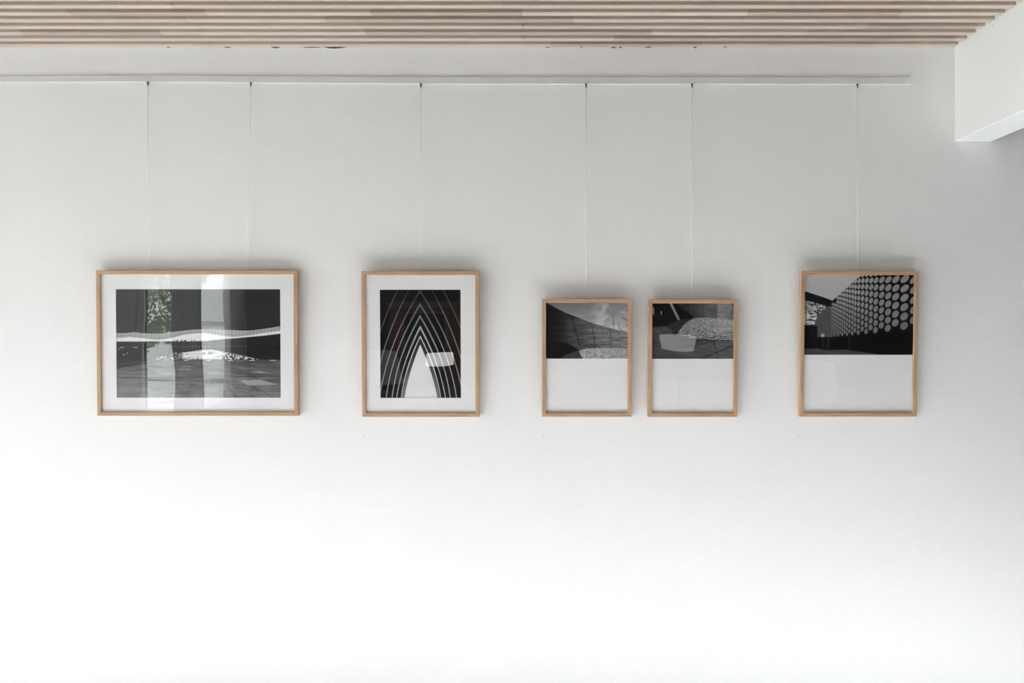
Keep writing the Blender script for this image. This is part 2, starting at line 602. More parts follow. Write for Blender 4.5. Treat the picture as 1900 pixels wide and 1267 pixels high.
def art_plaza():
    A = Art(213.4, 536.2, 519.2, 737.8, 0.165)
    X, Y = A.X, A.Y
    A.a += (A.noise(60, 40, 2, 1) - .5) * 0.02
    top = A.curve([(213, 618.1), (231.5, 617.9), (245.7, 616.2), (261.8, 618.1), (281, 619), (298, 618.8), (318.7, 615.7), (342.4, 612.9),
                   (365, 611), (388.7, 611), (412.4, 611.7), (431.3, 612.4), (450.3, 613.4), (464.5, 613), (483.4, 610.5), (502.4, 607.7), (520, 604.8)])
    mid = A.curve([(213, 627.4), (238.2, 625), (261.8, 627.1), (285.5, 630), (299.7, 629.5), (318.7, 626.2), (337.6, 621), (361.3, 618.1),
                   (379.2, 617.6), (398.2, 620.5), (412.4, 622.8), (431.3, 624.7), (445.5, 623.8), (464.5, 621.4), (483.4, 618.1), (502.4, 615.7), (520, 613.2)])
    bot = A.curve([(213, 633.3), (361, 632.8), (384, 631.8), (412.4, 629), (450.3, 625.7), (488, 622.4), (520, 618.4)])
    # space under the canopy
    under = ((Y >= bot) & (Y < 667.5)).astype(float)
    A.paint(under, 0.115)
    A.paint(((Y > 642.2) & (Y < 647.2)).astype(float), 0.075)
    A.paint(((Y > 647.2) & (Y < 650.0)).astype(float) * (X < 400), 0.15, .5)
    # canopy
    can = ((Y >= top) & (Y < bot)).astype(float)
    A.paint(can, 0.70)
    A.paint(((Y >= mid) & (Y < bot)).astype(float), 0.985)
    A.paint(((Y >= top) & (Y < top + 0.7)).astype(float), 0.9)
    A.paint(((Y >= mid - 3.2) & (Y < mid - 2.5)).astype(float) * can, 0.5, .6)
    pitch = np.interp(X, [213, 360, 420, 520], [4.6, 5.2, 6.4, 7.0])
    ph = np.interp(X, np.arange(213, 521), np.cumsum(1 / np.interp(np.arange(213, 521), [213, 360, 420, 520], [4.6, 5.2, 6.4, 7.0])))
    fr = np.abs(ph - np.round(ph)) * pitch
    A.paint((fr < 0.35).astype(float) * can * (Y < mid), 0.40, .75)
    A.paint((fr < 0.3).astype(float) * can * (Y >= mid), 0.80, .6)
    # lamp dots
    for i in range(29):
        A.paint(A.ell(293.5 + i * 5.72, 643.4 - i * 0.06, 0.62, 0.62), 0.88)
        if i > 7 and i < 14:
            A.paint(A.ell(293.5 + i * 5.72, 645.6, 0.5, 0.5), 0.7)
    for (x, y, w) in ((225, 644.4, 8), (248, 644.3, 8), (218.4, 647.4, 2), (227, 658, 2), (233, 655, 1.5)):
        A.paint(A.seg((x - w / 2, y), (x + w / 2, y), 1.2) * (0.4 + .6 * (A.noise(.8, .8, 1, int(x)) > .35)), 0.95)
    # people on the canopy rim
    g = np.random.default_rng(4)
    for i in range(22):
        x = g.uniform(318, 362)
        A.paint(A.seg((x, 632.6), (x + g.uniform(-.4, .4), 631.4 - g.uniform(0, .8)), 0.9), 0.15)
    # lit hall under the arch
    arch = A.curve([(213, 680), (286, 667), (290, 663), (303, 659.6), (320, 656.2), (336, 654), (348, 652.4), (361, 650.6), (376, 648.6), (390, 648.3), (404, 650.4),
                    (412, 652.4), (432, 656.2), (452, 660.5), (468, 664), (483, 667), (520, 668)])
    hall = ((Y > arch) & (Y < 667.2)).astype(float)
    nz = A.noise(2.6, 2.2, 2, 9)
    A.paint(hall, np.where(nz > .52, 0.92, 0.10))
    core = hall * ((X > 338) & (X < 409.5))
    A.paint(core, np.where(A.noise(6, 3, 2, 10) > .33, 0.97, 0.75))
    A.paint(core * (Y > 663.5) * (A.noise(1.6, 3, 1, 12) > .68), 0.2)
    A.paint(core * ((X > 373) & (X < 380) | (X > 383.5) & (X < 392)) * ((Y > 653) & (Y < 657.5)), 0.62)
    A.paint(core * ((Y > 656) & (Y < 656.6)) * (X < 372), 0.6)
    A.paint(((Y > arch) & (Y < arch + 1.0)).astype(float) * ((X > 350) & (X < 470)), 0.9, .8)
    tree = ((X > 319) & (X < 337) & (Y > 651 + 3 * A.noise(2, 2, 1, 14)) & (Y < 667)).astype(float)
    A.paint(tree, np.where(A.noise(1.6, 1.6, 2, 15) > .62, 0.75, 0.06))
    # paving
    gr = (Y >= 667.2).astype(float)
    dep = np.clip((Y - 667.2) / 70.0, 0, 1)
    base = 0.34 + 0.16 * dep
    u = (X - 372) / np.maximum(Y - 660, 1)
    rows = 1.0 / np.maximum(Y - 662, 1)
    grid_u = np.abs(u * 9 - np.round(u * 9)) / 9 * np.maximum(Y - 660, 1)
    rv = 260 * rows
    grid_v = np.abs(rv - np.round(rv)) / 260 / np.maximum(rows, 1e-3) ** 2
    pn = A.noise(26, 3.0, 3, 21)
    cell = np.floor(u * 9) * 7.13 + np.floor(rv) * 3.71
    hh = np.sin(cell) * 43758.5
    hh = hh - np.floor(hh)
    tex = base + (pn - .5) * 0.26 + (hh - .5) * 0.07 * sstep(680, 700, Y)
    A.paint(gr, tex)
    A.paint(gr * (grid_u < 0.3) * sstep(692, 712, Y) * (A.noise(12, 6, 1, 3) > .4), 0.24, .65)
    A.paint(gr * (grid_v < 0.3) * sstep(700, 715, Y), 0.28, .35)
    A.paint(gr * (1 - sstep(214, 305, X)) * sstep(680, 720, Y), 0.62, .45)
    # kerb line and shaded lane at the left
    A.paint(A.poly([(212, 667), (300, 667), (292, 671.5), (250, 677), (212, 684)]), 0.13, .85)
    A.paint(A.seg((212, 676.6), (249.5, 673.1), .8) + A.seg((249.5, 673.1), (310, 667.8), .8), 0.45, .8)
    A.paint(A.seg((213, 700.4), (330, 700.0), 1.0) + A.seg((330, 700), (520, 697.6), 1.0), 0.12, .8)
    for pts, val in (([(439.8, 705.3), (482.5, 704.4), (512.8, 713.4), (459.7, 715.3)], .70), ([(462, 689), (478, 688), (504, 691.6), (480, 692.4)], .62),
                     ([(434, 681.6), (458, 681.6), (470, 682.8), (445, 683.2)], .55), ([(290, 690), (324, 689.6), (318, 695), (285, 696)], .62),
                     ([(381, 690), (405, 690), (414, 693), (386, 694)], .62), ([(330, 684), (352, 683.6), (352, 686.6), (327, 687)], .6),
                     ([(335, 679), (352, 679), (352, 680), (335, 680)], .66), ([(392, 681.6), (410, 681.6), (416, 683), (396, 683)], .55),
                     ([(464, 683.6), (482, 683.8), (492, 684.8), (470, 685)], .5), ([(330, 715.8), (338, 715.8), (337, 717), (329, 717)], .7)):
        A.paint(A.poly(pts), val + (A.noise(2.5, 1.2, 2, 31) - .5) * .3, .85)
    for (a, c) in ((381, 389), (421.5, 430), (461, 470.5), (499.5, 510), (339, 347)):
        A.paint(A.seg((a, 668.3), (c, 668.2), 1.2), .95)
    A.paint((Y > 666.4) * (Y < 667.4) * 1.0 * (X > 300), 0.06, .8)
    return A.result()


def art_arches():
    A = Art(704.5, 537.0, 854.4, 738.0, 0.055)
    X, Y = A.X, A.Y
    cx = 778.9
    side = np.where(X > cx, 1.05, 1.0)
    D = np.abs(X - cx) / side
    arches = [(432, .75, .0009, .10, .22), (468, .669, .00109, .14, .50), (500, .605, .0010, .20, .72), (537.3, .62, .00119, .36, .85), (561.5, .60, .00133, .46, .92),
              (583.3, .57, .00145, .60, .95), (603, .509, .0013, .80, .97), (621.8, .50, .0016, .95, 1.0)]
    # space between the ribs grows a little lighter towards the mouth
    for (ya, s, c, b0, b1) in arches:
        dy = np.maximum(Y - ya, 0)
        edge = s * dy - c * dy * dy
        A.paint((edge > D) * 1.0 * (ya > 560), 0.085, .35)
        inside = edge - D
        near = 1 - sstep(0, 95, dy)
        wid = 1.3 + 2.2 * near * sstep(500, 560, ya + 0 * Y)
        line = np.clip(inside / 0.4 + .5, 0, 1) * np.clip((wid - inside) / (0.4 + 1.6 * near) + .5, 0, 1) * (Y > ya)
        val = b0 * 1.1 + (b1 - b0 * 1.1) * sstep(10, 105, dy)
        streak = 1 - .35 * near * (A.noise(1.2, 9, 2, int(ya)) - .3)
        A.paint(line, val * streak, .95)
    ya, s, c = 621.8, .50, .0016
    dy = np.maximum(Y - ya, 0)
    inside = s * dy - c * dy * dy - D
    grey = 0.24 + 0.36 * sstep(640, 735, Y)
    body = np.clip((inside - (1.6 + .6 * sstep(640, 735, Y))) / .4, 0, 1) * (Y > ya + 3)
    A.paint(body, grey * (1 - .18 * sstep(0, 6, inside)))
    dy = np.maximum(Y - 638.6, 0)
    e2 = (.432 * dy - .00132 * dy * dy)
    A.paint(np.clip((e2 - D) / .4 + .5, 0, 1) * (Y > 638.4), 0.975)
    return A.result()


def art_curved_wall():
    A = Art(1013.3, 562.0, 1165.6, 664.9, 0.5)
    X, Y = A.X, A.Y
    z = lambda a, c: (1008 + a / 11.02, 555 + c / 11.02)
    zp = lambda L: [z(*q) for q in L]
    # sky and clouds
    cl = A.noise(26, 18, 5, 41)
    sky = 0.50 + 0.22 * sstep(562, 615, Y) + 0.06 * sstep(1090, 1165, X)
    cmask = sstep(.45, .68, cl) * sstep(1080, 1120, X + (Y - 590) * .5)
    A.paint(np.ones_like(X), sky + (A.noise(30, 10, 3, 44) - .5) * .06)
    A.paint(cmask, 0.86 - .2 * sstep(.68, .85, cl), .8)
    A.paint(A.seg(z(700, 335), z(860, 352), 1.6), 0.82, .5)
    for a, c, w in (((1435, 320), (1440, 597), .8), ((1420, 330), (1440, 345), 1.0), ((1430, 515), (1460, 515), 1.0), ((1548, 487), (1550, 615), .6),
                    ((1540, 490), (1556, 490), .9), ((1605, 375), (1735, 437), 1.1), ((1565, 590), (1612, 637), .7), ((1612, 637), (1625, 622), .7), ((1700, 548), (1722, 535), 1.2)):
        A.paint(A.seg(z(*a), z(*c), w), 0.22, .9)
    # board-marked concrete wall
    wpts = zp([(-20, 30), (85, 85), (300, 200), (500, 300), (780, 405), (1000, 490), (1380, 595), (1760, 676)])
    wt = A.curve(wpts)
    wallm = (Y > wt).astype(float)
    tone = np.interp(X, [1013, 1040, 1055, 1090, 1130, 1166], [0.10, 0.14, 0.24, 0.37, 0.49, 0.58])
    boards = (A.noise(24, 1.0, 2, 51) - .5) * 0.75 + (A.noise(4, .8, 2, 52) - .5) * .45
    boards = boards + (A.noise(18, 14, 2, 53) - .5) * .14
    A.paint(wallm, tone * (1 + boards * 1.15))
    A.paint(wallm * (Y < wt + 1.0), 0.12, .6 * (1 - .6 * sstep(1080, 1160, X)))
    A.paint(A.poly(zp([(490, 292), (780, 405), (700, 400), (580, 380), (490, 365)])), 0.10, .85)
    A.paint(A.seg(z(575, 370), z(750, 930), 3.0), 0.13, .45)
    A.paint(A.seg(z(600, 370), z(690, 700), 1.0), 0.10, .6)
    A.paint(A.seg(z(990, 488), z(1075, 965), 1.5), 0.13, .65)
    A.paint(A.seg(z(1375, 595), z(1397, 980), 0.9), 0.15, .7)
    # shadowed ground and cobbles
    A.paint(A.poly(zp([(30, 830), (500, 895), (620, 960), (745, 1045), (500, 1120), (300, 1230), (30, 1230)])), 0.085)
    cob = A.curve(zp([(300, 1215), (400, 1180), (480, 1122), (620, 1080), (730, 1046), (900, 1003), (1200, 988), (1500, 994), (1760, 1010)]))
    cm = (Y > cob).astype(float)
    cobbles(A, cm, 4.2, 2.9, 0.97, 0.25, 61, 0.9, 628)
    sh = 1 - sstep(-1, 1, X - np.interp(Y, [650, 664], [1074.5, 1081]))
    A.a = np.where(cm > 0, A.a * (1 - .62 * sh), A.a)
    return A.result()


def art_cobbles():
    A = Art(1209.5, 563.0, 1361.5, 665.3, 0.07)
    X, Y = A.X, A.Y
    z = lambda a, c: (1204 + a / 11.02, 555 + c / 11.02)
    zp = lambda L: [z(*q) for q in L]
    # concrete wall, upper right
    wm = A.poly(zp([(560, 60), (1760, 60), (1760, 440), (1400, 400), (930, 390), (780, 270), (640, 180), (560, 110)]))
    tone = np.interp(X, [1255, 1275, 1300, 1328, 1332, 1350, 1362], [0.15, 0.22, 0.34, 0.42, 0.57, 0.55, 0.45])
    A.paint(wm, tone * (1 + (A.noise(14, 1.0, 3, 71) - .5) * .5 + (A.noise(12, 12, 2, 72) - .5) * .3))
    for a, c in (((800, 80), (805, 300)), ((1105, 80), (1100, 385)), ((1400, 80), (1375, 395)), ((1725, 80), (1660, 420))):
        A.paint(A.seg(z(*a), z(*c), 1.0), 0.10, .6)
    # glazed hall on the left with two bright slots
    A.paint(A.poly(zp([(60, 200), (400, 320), (400, 430), (60, 430)])), 0.105)
    A.paint(A.seg(z(90, 180), z(92, 315), 1.5), .85)
    A.paint(A.seg(z(250, 252), z(252, 310), 1.3), .85)
    A.paint(A.seg(z(395, 315), z(392, 420), .7) + A.seg(z(246, 310), z(246, 420), .7), .2, .7)
    # leaning column
    A.paint(A.poly(zp([(400, 60), (452, 60), (640, 428), (582, 420)])), 0.60 - .12 * sstep(1243, 1262, X))
    A.paint(A.seg(z(452, 80), z(636, 425), .7), .8, .5)
    # timber deck with light joints
    dm = A.poly(zp([(40, 570), (480, 540), (600, 720), (900, 810), (1330, 850), (1760, 835), (1760, 1240), (40, 1240)]))
    A.paint(dm, 0.22 + 0.08 * A.noise(10, 6, 2, 73))
    # concrete apron at right
    ap = A.poly(zp([(320, 1015), (900, 945), (1330, 852), (1760, 835), (1760, 1240), (1000, 1240), (700, 1120)]))
    A.paint(ap, (0.36 + .08 * sstep(1290, 1360, X)) * (1 + (A.noise(10, 2, 3, 74) - .5) * .5), .75)
    c0 = z(1700, 1500)
    ang = (Y - c0[1]) - (X - c0[0]) * 0.40
    ln = np.abs(ang / 2.9 + .5 * A.noise(30, 10, 1, 75) - np.round(ang / 2.9 + .5 * A.noise(30, 10, 1, 75)))
    A.paint(dm * (ln < .12) * (A.noise(14, 3, 2, 76) > .36) * (1 - .75 * sstep(1262, 1320, X)), 0.52, .6)
    strip = A.poly(zp([(275, 750), (520, 790), (750, 790), (1330, 845), (900, 955), (320, 1012)]))
    A.paint(strip, 0.33 + .2 * (A.noise(14, 2, 2, 77) - .5), .6)
    for a, c, w in (((1325, 850), (1432, 1230), 1.2), ((1760, 930), (1040, 1230), 1.5), ((320, 1018), (900, 958), 1.1), ((900, 958), (1330, 855), .8)):
        A.paint(A.seg(z(*a), z(*c), w), 0.07, .8)
    A.paint(A.seg(z(900, 965), z(1400, 1085), .9), 0.12, .5)
    # cobbles: lit mound and its shaded part
    sm = A.poly(zp([(365, 560), (420, 505), (520, 455), (700, 415), (930, 388), (800, 452), (700, 540), (590, 720), (490, 712), (470, 620), (370, 590)]))
    cobbles(A, sm, 8.0, 5.4, 0.27, 0.07, 81, 0.9, 560)
    cm = A.poly(zp([(585, 722), (620, 640), (700, 540), (800, 452), (930, 386), (1200, 384), (1480, 402), (1760, 432), (1760, 838), (1560, 835), (1300, 830), (1000, 803), (880, 795), (750, 765), (660, 745)]))
    cobbles(A, cm, 8.6, 5.4, 0.80, 0.12, 82, 0.9, 566)
    A.a = np.where(cm > 0, np.clip(A.a * (1 + .18 * sstep(1290, 1350, X) * (Y < 615)), 0, 1), A.a)
    return A.result()


def art_discs():
    A = Art(1492.3, 509.8, 1695.5, 657.8, 0.80)
    X, Y = A.X, A.Y
    z = lambda a, c: (1486 + a / 7.918, 505 + c / 7.918)
    zp = lambda L: [z(*q) for q in L]
    A.a = 0.80 + 0.05 * sstep(540, 512, Y) * 0 + (A.noise(40, 40, 2, 90) - .5) * .03
    # facade body
    A.paint(A.poly(zp([(452, 430), (560, 330), (700, 205), (860, 62), (930, 0), (1800, 0), (1800, 1300), (452, 1300)])), 0.055)
    # left wing: eave, glazing, dark plinth
    A.paint(A.poly(zp([(40, 395), (460, 500), (460, 800), (40, 800)])), 0.16)
    gl = A.poly(zp([(40, 400), (250, 450), (250, 775), (40, 770)]))
    A.paint(gl, np.where(A.noise(5, .9, 2, 91) > .50, .85, .16))
    A.paint(gl * (Y > z(0, 600)[1]), np.where(A.noise(7, 1.6, 2, 92) > .42, .92, .3))
    gr = A.poly(zp([(250, 455), (460, 510), (460, 600), (250, 620)]))
    A.paint(gr, np.where(A.noise(3, 1.2, 2, 93) > .5, .8, .22))
    for a, c, w in (((85, 410), (85, 770), 1.6), ((250, 455), (250, 780), 1.2), ((195, 440), (195, 610), .8), ((50, 510), (250, 560), .8)):
        A.paint(A.seg(z(*a), z(*c), w), .14 if w > 1 else .75, .9)
    refl = A.poly(zp([(200, 780), (250, 640), (390, 500), (460, 540), (460, 950), (255, 950), (250, 785)]))
    A.paint(refl, 0.10)
    u = (X - 1515) / 2.75 + (Y - 560) / 5.0
    v2 = (Y - 560) / 3.5 - (X - 1515) / 14
    du, dv = u - np.floor(u) - .5, v2 - np.floor(v2) - .5
    A.paint(refl * (np.hypot(du / .34, dv / .40) < 1), .58, .9)
    A.paint(A.poly(zp([(40, 268), (300, 352), (462, 410), (462, 508), (40, 402)])), 0.115)
    A.paint(A.poly(zp([(40, 772), (252, 785), (252, 1115), (40, 1118)])), 0.075)
    A.paint(A.poly(zp([(50, 775), (128, 780), (128, 1112), (50, 1115)])), 0.055)
    A.paint(A.poly(zp([(300, 900), (355, 900), (355, 945), (300, 945)])), np.where(A.noise(1.5, 1.0, 1, 95) > .5, .9, .4))
    # dark ground storey, door, mullions
    A.paint(A.poly(zp([(252, 950), (460, 950), (500, 955), (640, 930), (1800, 850), (1800, 1300), (252, 1300)])), 0.055)
    for x, y0, y1, w, val in ((415, 960, 1105, 1.0, .42), (328, 955, 1105, 1.2, .24), (345, 955, 1105, .8, .3), (710, 930, 1118, 1.1, .24), (735, 930, 1118, .9, .24), (268, 1000, 1090, 1.6, .12), (375, 970, 1100, 2.2, .10)):
        A.paint(A.seg(z(x, y0), z(x, y1), w), val, .9)
    # paving
    A.paint(A.poly(zp([(40, 1118), (262, 1114), (330, 1136), (420, 1140), (640, 1128), (850, 1158), (1080, 1190), (1215, 1214), (1215, 1300), (40, 1300)])), 0.30 + .06 * (A.noise(14, 2, 2, 96) - .5))
    A.paint(A.seg(z(260, 1116), z(450, 1178), .9), .45, .6)
    A.paint(A.ell(*z(1120, 1082), .8, .8), .4)
    A.paint(A.ell(*z(1122, 1022), .8, .6), .2)
    # discs: columns in perspective, alternate columns half a pitch apart
    off = 823.5
    cols = [(838, 147, 52, 695), (700, 137, 56, 783), (571, 127, 49, 738), (461, 118.5, 43, 818), (366, 111, 38, 776), (281, 104, 33, 845), (210, 98, 30, 806),
            (144, 93, 27, 863), (85, 88, 24.5, 826), (30, 83.5, 22.5, 878), (-19, 79.5, 21, 848), (-60, 76.3, 19.2, 890), (-101, 73, 18, 860), (-139, 70, 16.6, 900),
            (-173, 67.4, 15.4, 870), (-204, 65, 14.4, 909), (-234, 62.4, 13.4, 880), (-262, 60, 12.4, 917), (-287, 57.6, 11.6, 890), (-311, 55.4, 10.8, 922), (-333, 53.4, 10, 897), (-355, 51.5, 9.4, 928)]
    for i, (cx, p, hw, yb) in enumerate(cols):
        k = 0
        while True:
            y = yb - k * p
            if y < -40:
                break
            xx, yy = z(cx + off, y)
            shear = np.interp(cx, [-355, 30, 400, 840], [.10, .16, .36, .62]) * np.interp(y, [80, 800], [1.0, .32])
            roof = np.interp(cx + off, [452, 560, 700, 860, 930], [420, 322, 198, 55, -20])
            if y < roof - p * .25 or (cx < -300 and y < 430):
                break
            val = np.interp(y, [100, 420, 880], [.63, .60, .50]) + np.interp(cx, [-355, 0, 300], [.10, .06, 0]) * np.interp(y, [300, 700], [1, .0])
            if y < roof + p * .3:
                val = .76
            mk = A.ell(xx, yy, hw / 7.918 * .98, p * np.interp(cx, [-355, 100, 840], [.44, .445, .415]) / 7.918, shear)
            rim = A.ell(xx, yy, hw / 7.918 * .98 - .7, p * .43 / 7.918 - .7, shear)
            A.paint(mk, val + .06)
            A.paint(rim, val + (A.noise(1.4, 1.4, 1, 97) - .5) * .05 if i < 9 else val)
            k += 1
    A.paint(A.poly(zp([(40, 268), (300, 352), (462, 410), (462, 508), (440, 505), (40, 402)])), 0.115)
    return A.result()


def print_mesh(lin, x0, x1, z0, z1, y):
    """sheet of print as a fine grid whose vertices carry the ink value (row 0 = top)"""
    h, w = lin.shape
    gx, gz = np.meshgrid(np.linspace(x0, x1, w), np.linspace(z1, z0, h))
    co = np.stack([gx, np.full_like(gx, y), gz], -1).reshape(-1, 3).astype(np.float32)
    idx = np.arange(h * w).reshape(h, w)
    quads = np.stack([idx[1:, :-1], idx[1:, 1:], idx[:-1, 1:], idx[:-1, :-1]], -1).reshape(-1, 4)
    me = bpy.data.meshes.new('photo_print')
    me.vertices.add(h * w)
    me.vertices.foreach_set('co', co.ravel())
    nq = len(quads)
    me.loops.add(nq * 4)
    me.loops.foreach_set('vertex_index', quads.ravel().astype(np.int32))
    me.polygons.add(nq)
    me.polygons.foreach_set('loop_start', np.arange(0, nq * 4, 4, dtype=np.int32))
    me.update(calc_edges=True)
    at = me.attributes.new('ink', 'FLOAT_COLOR', 'POINT')
    col = np.ones((h * w, 4), np.float32)
    col[:, :3] = lin.reshape(-1, 1) * np.array([[1.0, 0.99, 1.005]])
    at.data.foreach_set('color', col.ravel())
    return me


# ------------------------------------------------------------------ framed pictures
FACE, DEPTH = 0.0135, 0.020


def frame_rail(name, side, w, h, parent):
    """one mitred oak moulding; local x across, z up, front face at y = -DEPTH"""
    f_ = FACE
    e = 0.0008
    if side == 'top':
        o = [(-w / 2, h), (w / 2, h), (w / 2 - f_, h - f_), (-w / 2 + f_, h - f_)]
    elif side == 'bottom':
        o = [(w / 2, 0), (-w / 2, 0), (-w / 2 + f_, f_), (w / 2 - f_, f_)]
    elif side == 'left':
        o = [(-w / 2, 0), (-w / 2, h), (-w / 2 + f_, h - f_), (-w / 2 + f_, f_)]
    else:
        o = [(w / 2, h), (w / 2, 0), (w / 2 - f_, f_), (w / 2 - f_, h - f_)]
    # front ring slightly eased along the outer and inner arrises
    def inset(q, d):
        (x, z) = q
        cx_, cz_ = sum(p[0] for p in o) / 4, sum(p[1] for p in o) / 4
        return (x, z + (d if z < cz_ else -d)) if side in ('top', 'bottom') else (x + (d if x < cx_ else -d), z)
    v = [(x, 0, z) for (x, z) in o] + [(x, -DEPTH + e, z) for (x, z) in o] + [(*(lambda q: (q[0], -DEPTH, q[1]))(inset(p, e)),) for p in o]
    f = [(3, 2, 1, 0), (8, 9, 10, 11)]
    for a in range(4):
        c = (a + 1) % 4
        f.append((a, c, 4 + c, 4 + a))
        f.append((4 + a, 4 + c, 8 + c, 8 + a))
    me = bpy.data.meshes.new(name)
    me.from_pydata(v, [], f)
    bm = bmesh.new()
    bm.from_mesh(me)
    bmesh.ops.recalc_face_normals(bm, faces=bm.faces)
    bm.to_mesh(me)
    bm.free()
    return link(name, me, M['oak_h'] if side in ('top', 'bottom') else M['oak_v'], parent)


def solve_height(zb, ytop, tilt):
    h = 0.5
    for _ in range(30):
        d = CAM_D - 0.002 - DEPTH - h * math.sin(tilt)
        ztop = EYE + (VY - ytop) * d / F_PX
        h = (ztop - zb) / math.cos(tilt)
    return h


def picture(label, px_l, px_r, py_t, py_b, tilt, art, ap, mat_board):
    """px_l, px_r, py_b: front lower corners; py_t: front top edge; ap: printed area as fractions of the frame (u0, u1, v0, v1 from the top)"""
    th = math.radians(tilt)
    xl, zb = px2w(px_l, py_b, DEPTH + 0.002)
    xr, _ = px2w(px_r, py_b, DEPTH + 0.002)
    h = solve_height(zb, py_t, th)
    w = xr - xl
    o = empty('framed_picture', ((xl + xr) / 2, -0.002, zb), (th, 0, 0))
    tag(o, label, 'picture frame', 'oak framed photographs on the white wall')
    for s in ('top', 'bottom', 'left', 'right'):
        frame_rail('frame_' + ('rail' if s in ('top', 'bottom') else 'stile'), s, w, h, o)
    i = FACE
    x0, x1, z0, z1 = -w / 2 + i, w / 2 - i, i, h - i
    yg = -DEPTH + 0.0055                       # face of the acrylic
    box('acrylic_pane', (x0, x1, yg, yg + 0.0015, z0, z1), M['acrylic'], o)['label'] = 'clear acrylic pane'
    u0, u1, v0, v1 = ap
    a0, a1 = max(-w / 2 + u0 * w, x0), min(-w / 2 + u1 * w, x1)
    c1, c0 = min(h - v0 * h, z1), h - v1 * h
    lin = art()
    if mat_board:
        t0, t1 = yg + 0.0022, yg + 0.0036
        fb = [(x0, x1, t0, t1, c1, z1), (x0, x1, t0, t1, z0, c0), (x0, a0, t0, t1, c0, c1), (a1, x1, t0, t1, c0, c1)]
        link('mat_board', boxes_mesh('mat_board', fb), M['board'], o)['label'] = 'white window mat around the print'
        pm = 0.002
        k = 1
        p = link('photo_print', print_mesh(lin, a0, a1, c0, c1, t1 + 0.0004), M['print'], o)
        yp = t1 + 0.0008
    else:
        t1 = yg + 0.0030
        p = link('photo_print', print_mesh(lin, a0, a1, c0, c1, t1), M['print'], o)
        box('print_margin', (x0, x1, t1, t1 + 0.0004, z0, c0), M['paper'], p)['label'] = 'blank white lower part of the print'
        yp = t1 + 0.0008
    p['label'] = 'black and white photographic print'
    box('back_board', (x0, x1, yp, -0.001, z0, z1), M['back'], o)
    return o, w, h, th


P1 = picture('widest oak framed photograph, a landscape print of a wavy canopy over a dark plaza', 180.4, 553.0, 501.4, 771.3, 1.0, art_plaza, (.0922, .9105, .129, .876), True)
P2 = picture('oak framed photograph of nested pointed white arches on black within a white mat', 672.0, 889.5, 502.6, 773.0, 1.9, art_arches, (.154, .8405, .127, .8706), True)
P3 = picture('small oak framed photograph of a curved concrete wall under a cloudy sky', 1006.0, 1171.8, 554.2, 772.7, 2.6, art_curved_wall, (0, 1, 0, .506), False)
P4 = picture('small oak framed photograph of a cobbled mound beside a slanting column', 1202.4, 1367.8, 555.2, 773.0, 2.3, art_cobbles, (0, 1, 0, .505), False)
P5 = picture('oak framed photograph of a dark facade covered in pale discs, nearest the beam', 1483.9, 1700.9, 502.6, 772.7, 1.9, art_discs, (0, 1, 0, .574), False)

# ------------------------------------------------------------------ hooks and nylon lines
LINES = [(274.3, 152.3, 277.0, P1, 'leftmost of the two clear lines holding the widest frame'),
         (465.4, 153.5, 459.5, P1, 'second clear line from the left, holding the right half of the widest frame'),
         (780.8, 155.6, 780.4, P2, 'clear hanging line above the picture of pointed arches'),
         (1087.3, 156.0, 1088.2, P3, 'clear hanging line above the picture of the curved concrete wall'),
         (1284.2, 156.0, 1284.0, P4, 'clear hanging line above the picture of the cobbled mound'),
         (1591.0, 156.0, 1591.8, P5, 'clear hanging line above the picture of the disc facade')]
for (hx_, hy_, bx_, (o, w, h, th), lab) in LINES:
    yh = 0.0065
    x, z = px2w(hx_, hy_, yh)
    # the line ends at the back upper edge of the frame
    top = Vector((0, 0.0, h - 0.006))
    tp = Matrix.Rotation(th, 3, 'X') @ top + Vector(o.location)
    xb = px2w(bx_, 500, -tp.y)[0]
    root = empty('hanging_line', (x, -yh, z))
    tag(root, lab, 'hanging line', 'nylon lines hanging from the rail')
    hk = link('slider_hook', boxes_mesh('slider_hook', [(-0.0036, 0.0036, -0.003, 0.003, -0.0022, 0.0003), (-0.0026, 0.0026, -0.0024, 0.0024, -0.0040, -0.0022)]), M['hook'], root)
    hk['label'] = 'dark metal slider hook under the rail'
    link('hook_stem', tube_mesh('hook_stem', [(0, 0, -0.003), (0, 0, -0.0125)], 0.0021, 10), M['hook'], hk, True)
    link('nylon_line', tube_mesh('nylon_line', [(0, 0, -0.0115), (xb - x, tp.y + yh + 0.002, tp.z - z)], 0.0008, 8), M['nylon'], root, True)

# ------------------------------------------------------------------ the side of the room that only shows in the acrylic
# window frames with panes
for i, (y0, y1, WZ1) in enumerate(WIN):
    w_ = empty('window_%d' % (i + 1), (XL - 0.1, (y0 + y1) / 2, WZ0))
    tag(w_, 'tall white framed window in the side wall, %s' % ['nearest the pictures', 'low and behind a white curtain', 'behind the grey curtains'][i], 'window', kind='structure')
    L, H = y1 - y0, WZ1 - WZ0
    n_ = (2, 2, 3)[i]
    for k in range(n_ + 1):
        yy = -L / 2 + L * k / n_
        yy = min(max(yy, -L / 2 + 0.03), L / 2 - 0.03)
        box('window_post', (-0.03, 0.03, yy - 0.03, yy + 0.03, 0, H), M['frame_white'], w_)
    for (z0, z1) in ((0, 0.06), (H - 0.06, H)):
        for k in range(n_):
            a, c = -L / 2 + L * k / n_ + (0.06 if k == 0 else 0.03), -L / 2 + L * (k + 1) / n_ - (0.06 if k == n_ - 1 else 0.03)
            box('window_rail', (-0.03, 0.03, a, c, z0, z1), M['frame_white'], w_)
    for k in range(n_):
        a, c = -L / 2 + L * k / n_ + (0.06 if k == 0 else 0.03), -L / 2 + L * (k + 1) / n_ - (0.06 if k == n_ - 1 else 0.03)
        box('pane', (-0.004, 0.004, a, c, 0.06, H - 0.06), M['pane'], w_)


